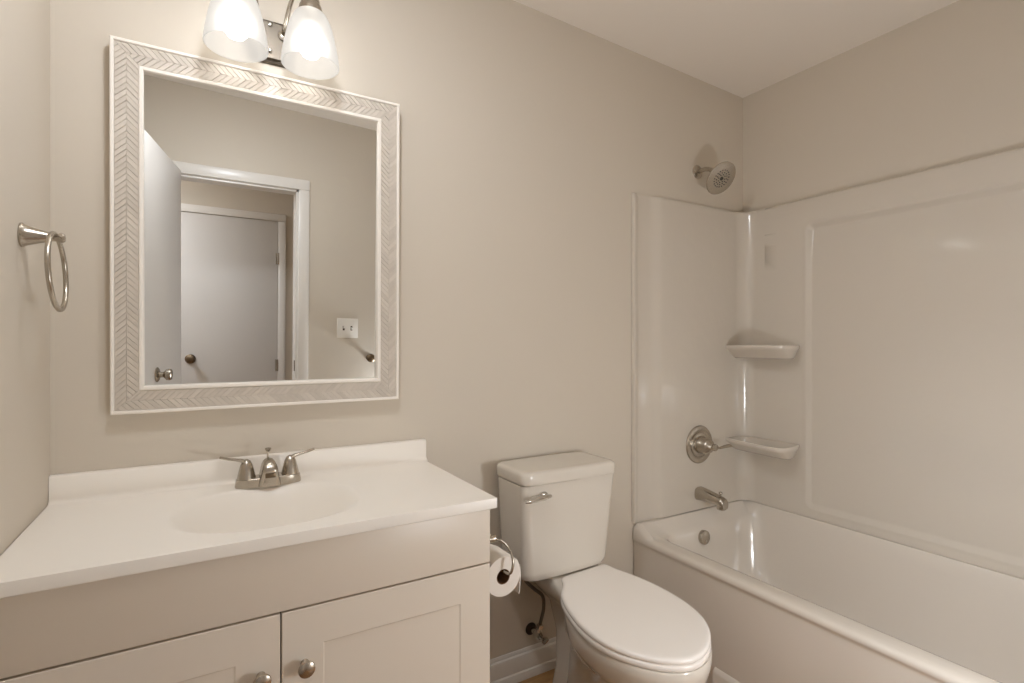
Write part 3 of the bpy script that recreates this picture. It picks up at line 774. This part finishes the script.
# ------------------------------------------------------------------ tub surround (end panel, long panel, corner shelves)
sur = thing('tub_surround', 'glossy white acrylic wall surround above the bathtub', 'shower surround', (1.9, -.6, .46))
SZ0, SZ1 = .4606, 1.806
PY, PX = -.025, XR - .024
CR = .060
pl = [(1.513, -.001), (1.513, -.0155), (1.5145, -.018), (1.528, -.018), (1.531, -.0155), (1.533, -.0085), (1.540, -.0075), (1.600, -.0075), (1.614, -.0085), (1.622, -.011), (1.650, -.0225), (1.658, -.0245), (1.668, PY), (1.672, PY), (1.9, PY), (PX - CR - .004, PY)]
pl += [(PX - CR + CR * math.sin(a), PY - CR + CR * math.cos(a)) for a in [math.pi / 2 * i / 14 for i in range(15)]]
pl += [(PX, PY - CR - .003), (PX, PY - CR - .006), (PX, -.13)]
bm = NB()
for (z, q) in ((0, 0),): pass
rings = []
for z, k in ((SZ0, 1.0), (SZ0 + .6, 1.0), (SZ1 - .05, 1.0), (SZ1 - .03, 1.0), (SZ1 - .018, 1.0), (SZ1 - .014, 1.0), (SZ1 - .005, .93), (SZ1 - .0005, .8), (SZ1, .55), (SZ1, .0)):
    r = []
    for x, y in pl:
        # pull towards the walls at the top edge
        if y > -.03 and x < PX - CR - .001: r.append(Vector((x, -.001 + (y + .001) * k, z)))
        else:
            ox_, oy_ = (XR - .001, max(y, -.2)) if y < -.03 - 1e-6 and x >= PX - 1e-6 else (x, y)
            tx, ty = (XR - .001) if x > PX - CR * .4 else x + (XR - .001 - x) * .7, (-.001 if x < PX - CR * .4 else y)
            f = (x - (PX - CR)) / CR; f = max(0, min(1, f))
            tx = x + (XR - .001 - x) * f; ty = y + (-.001 - y) * (1 - f)
            r.append(Vector((tx + (x - tx) * k, ty + (y - ty) * k, z)))
    rings.append(r)
vs = loft(bm, rings, False, False, closed=False)
finish('end_panel', bm, M['panel'], sur, 50)
# long panel: a grid with a large sunken field and a rounded border
bm = NB()
Y0, Y1 = -.13, TBY
fy0, fy1, fz0, fz1, fr = -.318, TBY + .25, .497, 1.697, .03
def depth_at(y, z):
    yy = (fy0 + fy1) / 2; zz = (fz0 + fz1) / 2; hy, hz = (fy0 - fy1) / 2, (fz1 - fz0) / 2
    qx, qz = abs(y - yy) - hy + fr, abs(z - zz) - hz + fr
    d = math.hypot(max(qx, 0), max(qz, 0)) + min(max(qx, qz), 0) - fr
    s = 1 - smooth(-.026, .002, d)
    lip = .0008 * math.exp(-((d - .003) / .006) ** 2)
    return (.008 + .010 * smooth(1.5, 1.69, z)) * s - lip
def fine(a, b, marks):
    out = {a, b}
    n = 24
    for i in range(n + 1): out.add(a + (b - a) * i / n)
    for m_ in marks:
        for i in range(-10, 18): 
            v = m_ + i * .0028
            if min(a, b) < v < max(a, b): out.add(v)
    return sorted(out)
ysl = fine(Y1, Y0, [fy0 - .006, fy1]); zsl = fine(SZ0, SZ1 - .012, [fz0, fz1 - .02])
def xoff(z):  # top edge rounding
    return 0
g = [[bm.verts.new((PX + depth_at(y, z), y, z)) for z in zsl] for y in ysl]
for i in range(len(ysl) - 1):
    for j in range(len(zsl) - 1): bm.faces.new((g[i][j], g[i + 1][j], g[i + 1][j + 1], g[i][j + 1]))
prev = [g[i][-1] for i in range(len(ysl))]
for dx, z in ((.0015, SZ1 - .005), (.005, SZ1 - .0005), (.010, SZ1), (.0228, SZ1)):
    cur = [bm.verts.new((PX + dx, y, z)) for y in ysl]
    for i in range(len(ysl) - 1): bm.faces.new((prev[i], prev[i + 1], cur[i + 1], cur[i]))
    prev = cur
finish('long_panel', bm, M['panel'], sur, 60)
# thin caulk seam where the panels meet the tub flange
bm = NB()
tube(bm, [(1.516, -.012, SZ0 + .0002), (1.7, -.018, SZ0 + .0002), (PX - CR, PY + .003, SZ0 + .0002)] + [(PX - CR + (CR + .002) * math.sin(a), PY - CR + (CR + .002) * math.cos(a), SZ0 + .0002) for a in [math.pi / 2 * i / 8 for i in range(1, 9)]] + [(PX + .002, -.3, SZ0 + .0002), (PX + .002, TBY + .01, SZ0 + .0002)], .0016, 8)
finish('caulk_seam', bm, M['caulk'], sur)
def corner_shelf(zt):
    out = [(2.075, PY + .004), (2.060, -.06), (2.046, -.13), (2.036, -.21), (2.032, -.275), (2.040, -.305), (2.062, -.318), (2.11, -.318), (2.17, -.306), (PX + .004, -.292)]
    sp_ = spline([(x, y, 0) for x, y in out], 4)
    base = Vector((PX + .004, PY + .004, 0))
    def ringz(k, ky, z):
        return [Vector((base.x + (p.x - base.x) * k, base.y + (p.y - base.y) * ky, z)) for p in sp_] + [Vector((base.x, base.y, z))]
    bm = NB(); loft(bm, [ringz(.50, .88, zt - .060), ringz(.62, .92, zt - .052), ringz(.90, .975, zt - .022), ringz(.985, .995, zt - .014), ringz(1.0, 1.0, zt - .007), ringz(.992, .997, zt - .001), ringz(.96, .985, zt + .0006), ringz(.90, .96, zt - .001)])
    return finish('corner_shelf', bm, M['acrylic'], sur, 50)
corner_shelf(1.184); corner_shelf(.760)

# ------------------------------------------------------------------ shower fittings
SX = 1.908; hz = 1.957
shw = thing('shower_sprayer', 'round brushed nickel shower head on the wall above the surround', 'shower head', (SX, 0, hz))
bm = NB(); lathe(bm, [(.030, .0005), (.0305, .003), (.027, .007), (.018, .0105), (.012, .012)], (SX, 0, hz), (0, -1, 0), 32); finish('flange', bm, M['nickel'], shw)
HC = Vector((SX - .002, -.128, 1.8945)); HN = Vector((-.06, -.80, -.60)).normalized()
bm = NB(); tube(bm, spline([(SX, -.008, hz), (SX, -.04, hz + .001), (SX, -.066, hz - .006), (SX - .001, -.086, hz - .022), tuple(HC - HN * .028)], 8), .0095, 16)
lathe(bm, [(.013, -.012), (.0155, -.006), (.0155, .004), (.012, .008)], HC - HN * .034, HN, 20); finish('arm', bm, M['nickel'], shw)
bm = NB(); lathe(bm, [(.012, -.032), (.02, -.024), (.049, -.013), (.067, -.008), (.0715, -.004), (.072, 0), (.070, .0025), (.064, .003), (.001, .003)], HC, HN, 48); hd = finish('head', bm, M['nickel'], shw)
bm = NB(); mt = axis_mtx(HC, HN)
for r, n, o in ((.0165, 8, 0), (.026, 13, .2), (.0365, 19, 0)):
    for i in range(n):
        a = 2 * math.pi * (i + o) / n
        lathe(bm, [(.0028, .0026), (.0026, .0042), (.001, .0047)], mt @ Vector((r * math.cos(a), r * math.sin(a), 0)), HN, 8)
lathe(bm, [(.0085, .0026), (.008, .0042), (.001, .0045)], HC, HN, 16)
finish('nozzles', bm, M['rubber'], hd)

VX, VZ = 1.889, .747
val = thing('shower_valve', 'round brushed nickel shower valve with lever handle above the tub spout', 'shower valve', (VX, PY, VZ))
bm = NB(); lathe(bm, [(.083, .0005), (.0835, .004), (.080, .008), (.066, .0105), (.058, .0095), (.054, .007), (.050, .0095), (.046, .0105), (.03, .011)], (VX, PY, VZ), (0, -1, 0), 48); finish('escutcheon', bm, M['nickel'], val)
bm = NB(); lathe(bm, [(.038, .009), (.0375, .022), (.034, .027), (.033, .05), (.027, .062), (.018, .070), (.012, .076), (.0145, .080), (.0155, .086), (.0135, .092), (.001, .095)], (VX, PY, VZ), (0, -1, 0), 32); hn = finish('handle', bm, M['nickel'], val)
hy_ = PY - .083
bm = NB(); tube(bm, spline([(VX + .006, hy_, VZ), (VX + .025, hy_ - .008, VZ - .003), (VX + .045, hy_ - .016, VZ + .002), (VX + .066, hy_ - .024, VZ + .005), (VX + .078, hy_ - .028, VZ + .001)], 6), [.009, .0078, .0098, .0115, .005], 12, flat=.65); finish('lever', bm, M['nickel'], hn)

sp_t = thing('tub_spout', 'brushed nickel tub spout on the end wall above the overflow plate', 'tub spout', (VX, PY, .530))
bm = NB()
rings = []
for y, zc, rw, rh in ((PY - .0005, .532, .028, .028), (PY - .004, .532, .029, .029), (PY - .018, .5325, .0285, .0275), (PY - .06, .531, .0255, .0235), (PY - .095, .5275, .024, .0205), (PY - .118, .523, .0235, .020), (PY - .131, .518, .022, .020), (PY - .138, .513, .0175, .0175)):
    rings.append([Vector((VX + rw * math.copysign(abs(math.cos(2 * math.pi * i / 28)) ** .72, math.cos(2 * math.pi * i / 28)), y, zc + rh * math.copysign(abs(math.sin(2 * math.pi * i / 28)) ** .72, math.sin(2 * math.pi * i / 28)))) for i in range(28)])
loft(bm, rings)
lathe(bm, [(.0185, 0), (.0195, -.03), (.0185, -.034), (.014, -.034), (.013, -.025)], (VX, PY - .117, .526), (0, 0, 1), 24)
spo = finish('spout_body', bm, M['nickel'], sp_t, 50)
bm = NB(); lathe(bm, [(.004, 0), (.0035, .012), (.0075, .015), (.008, .019), (.006, .023), (.001, .024)], (VX, PY - .112, .541), (0, -.1, 1), 16); finish('diverter_knob', bm, M['nickel'], spo)
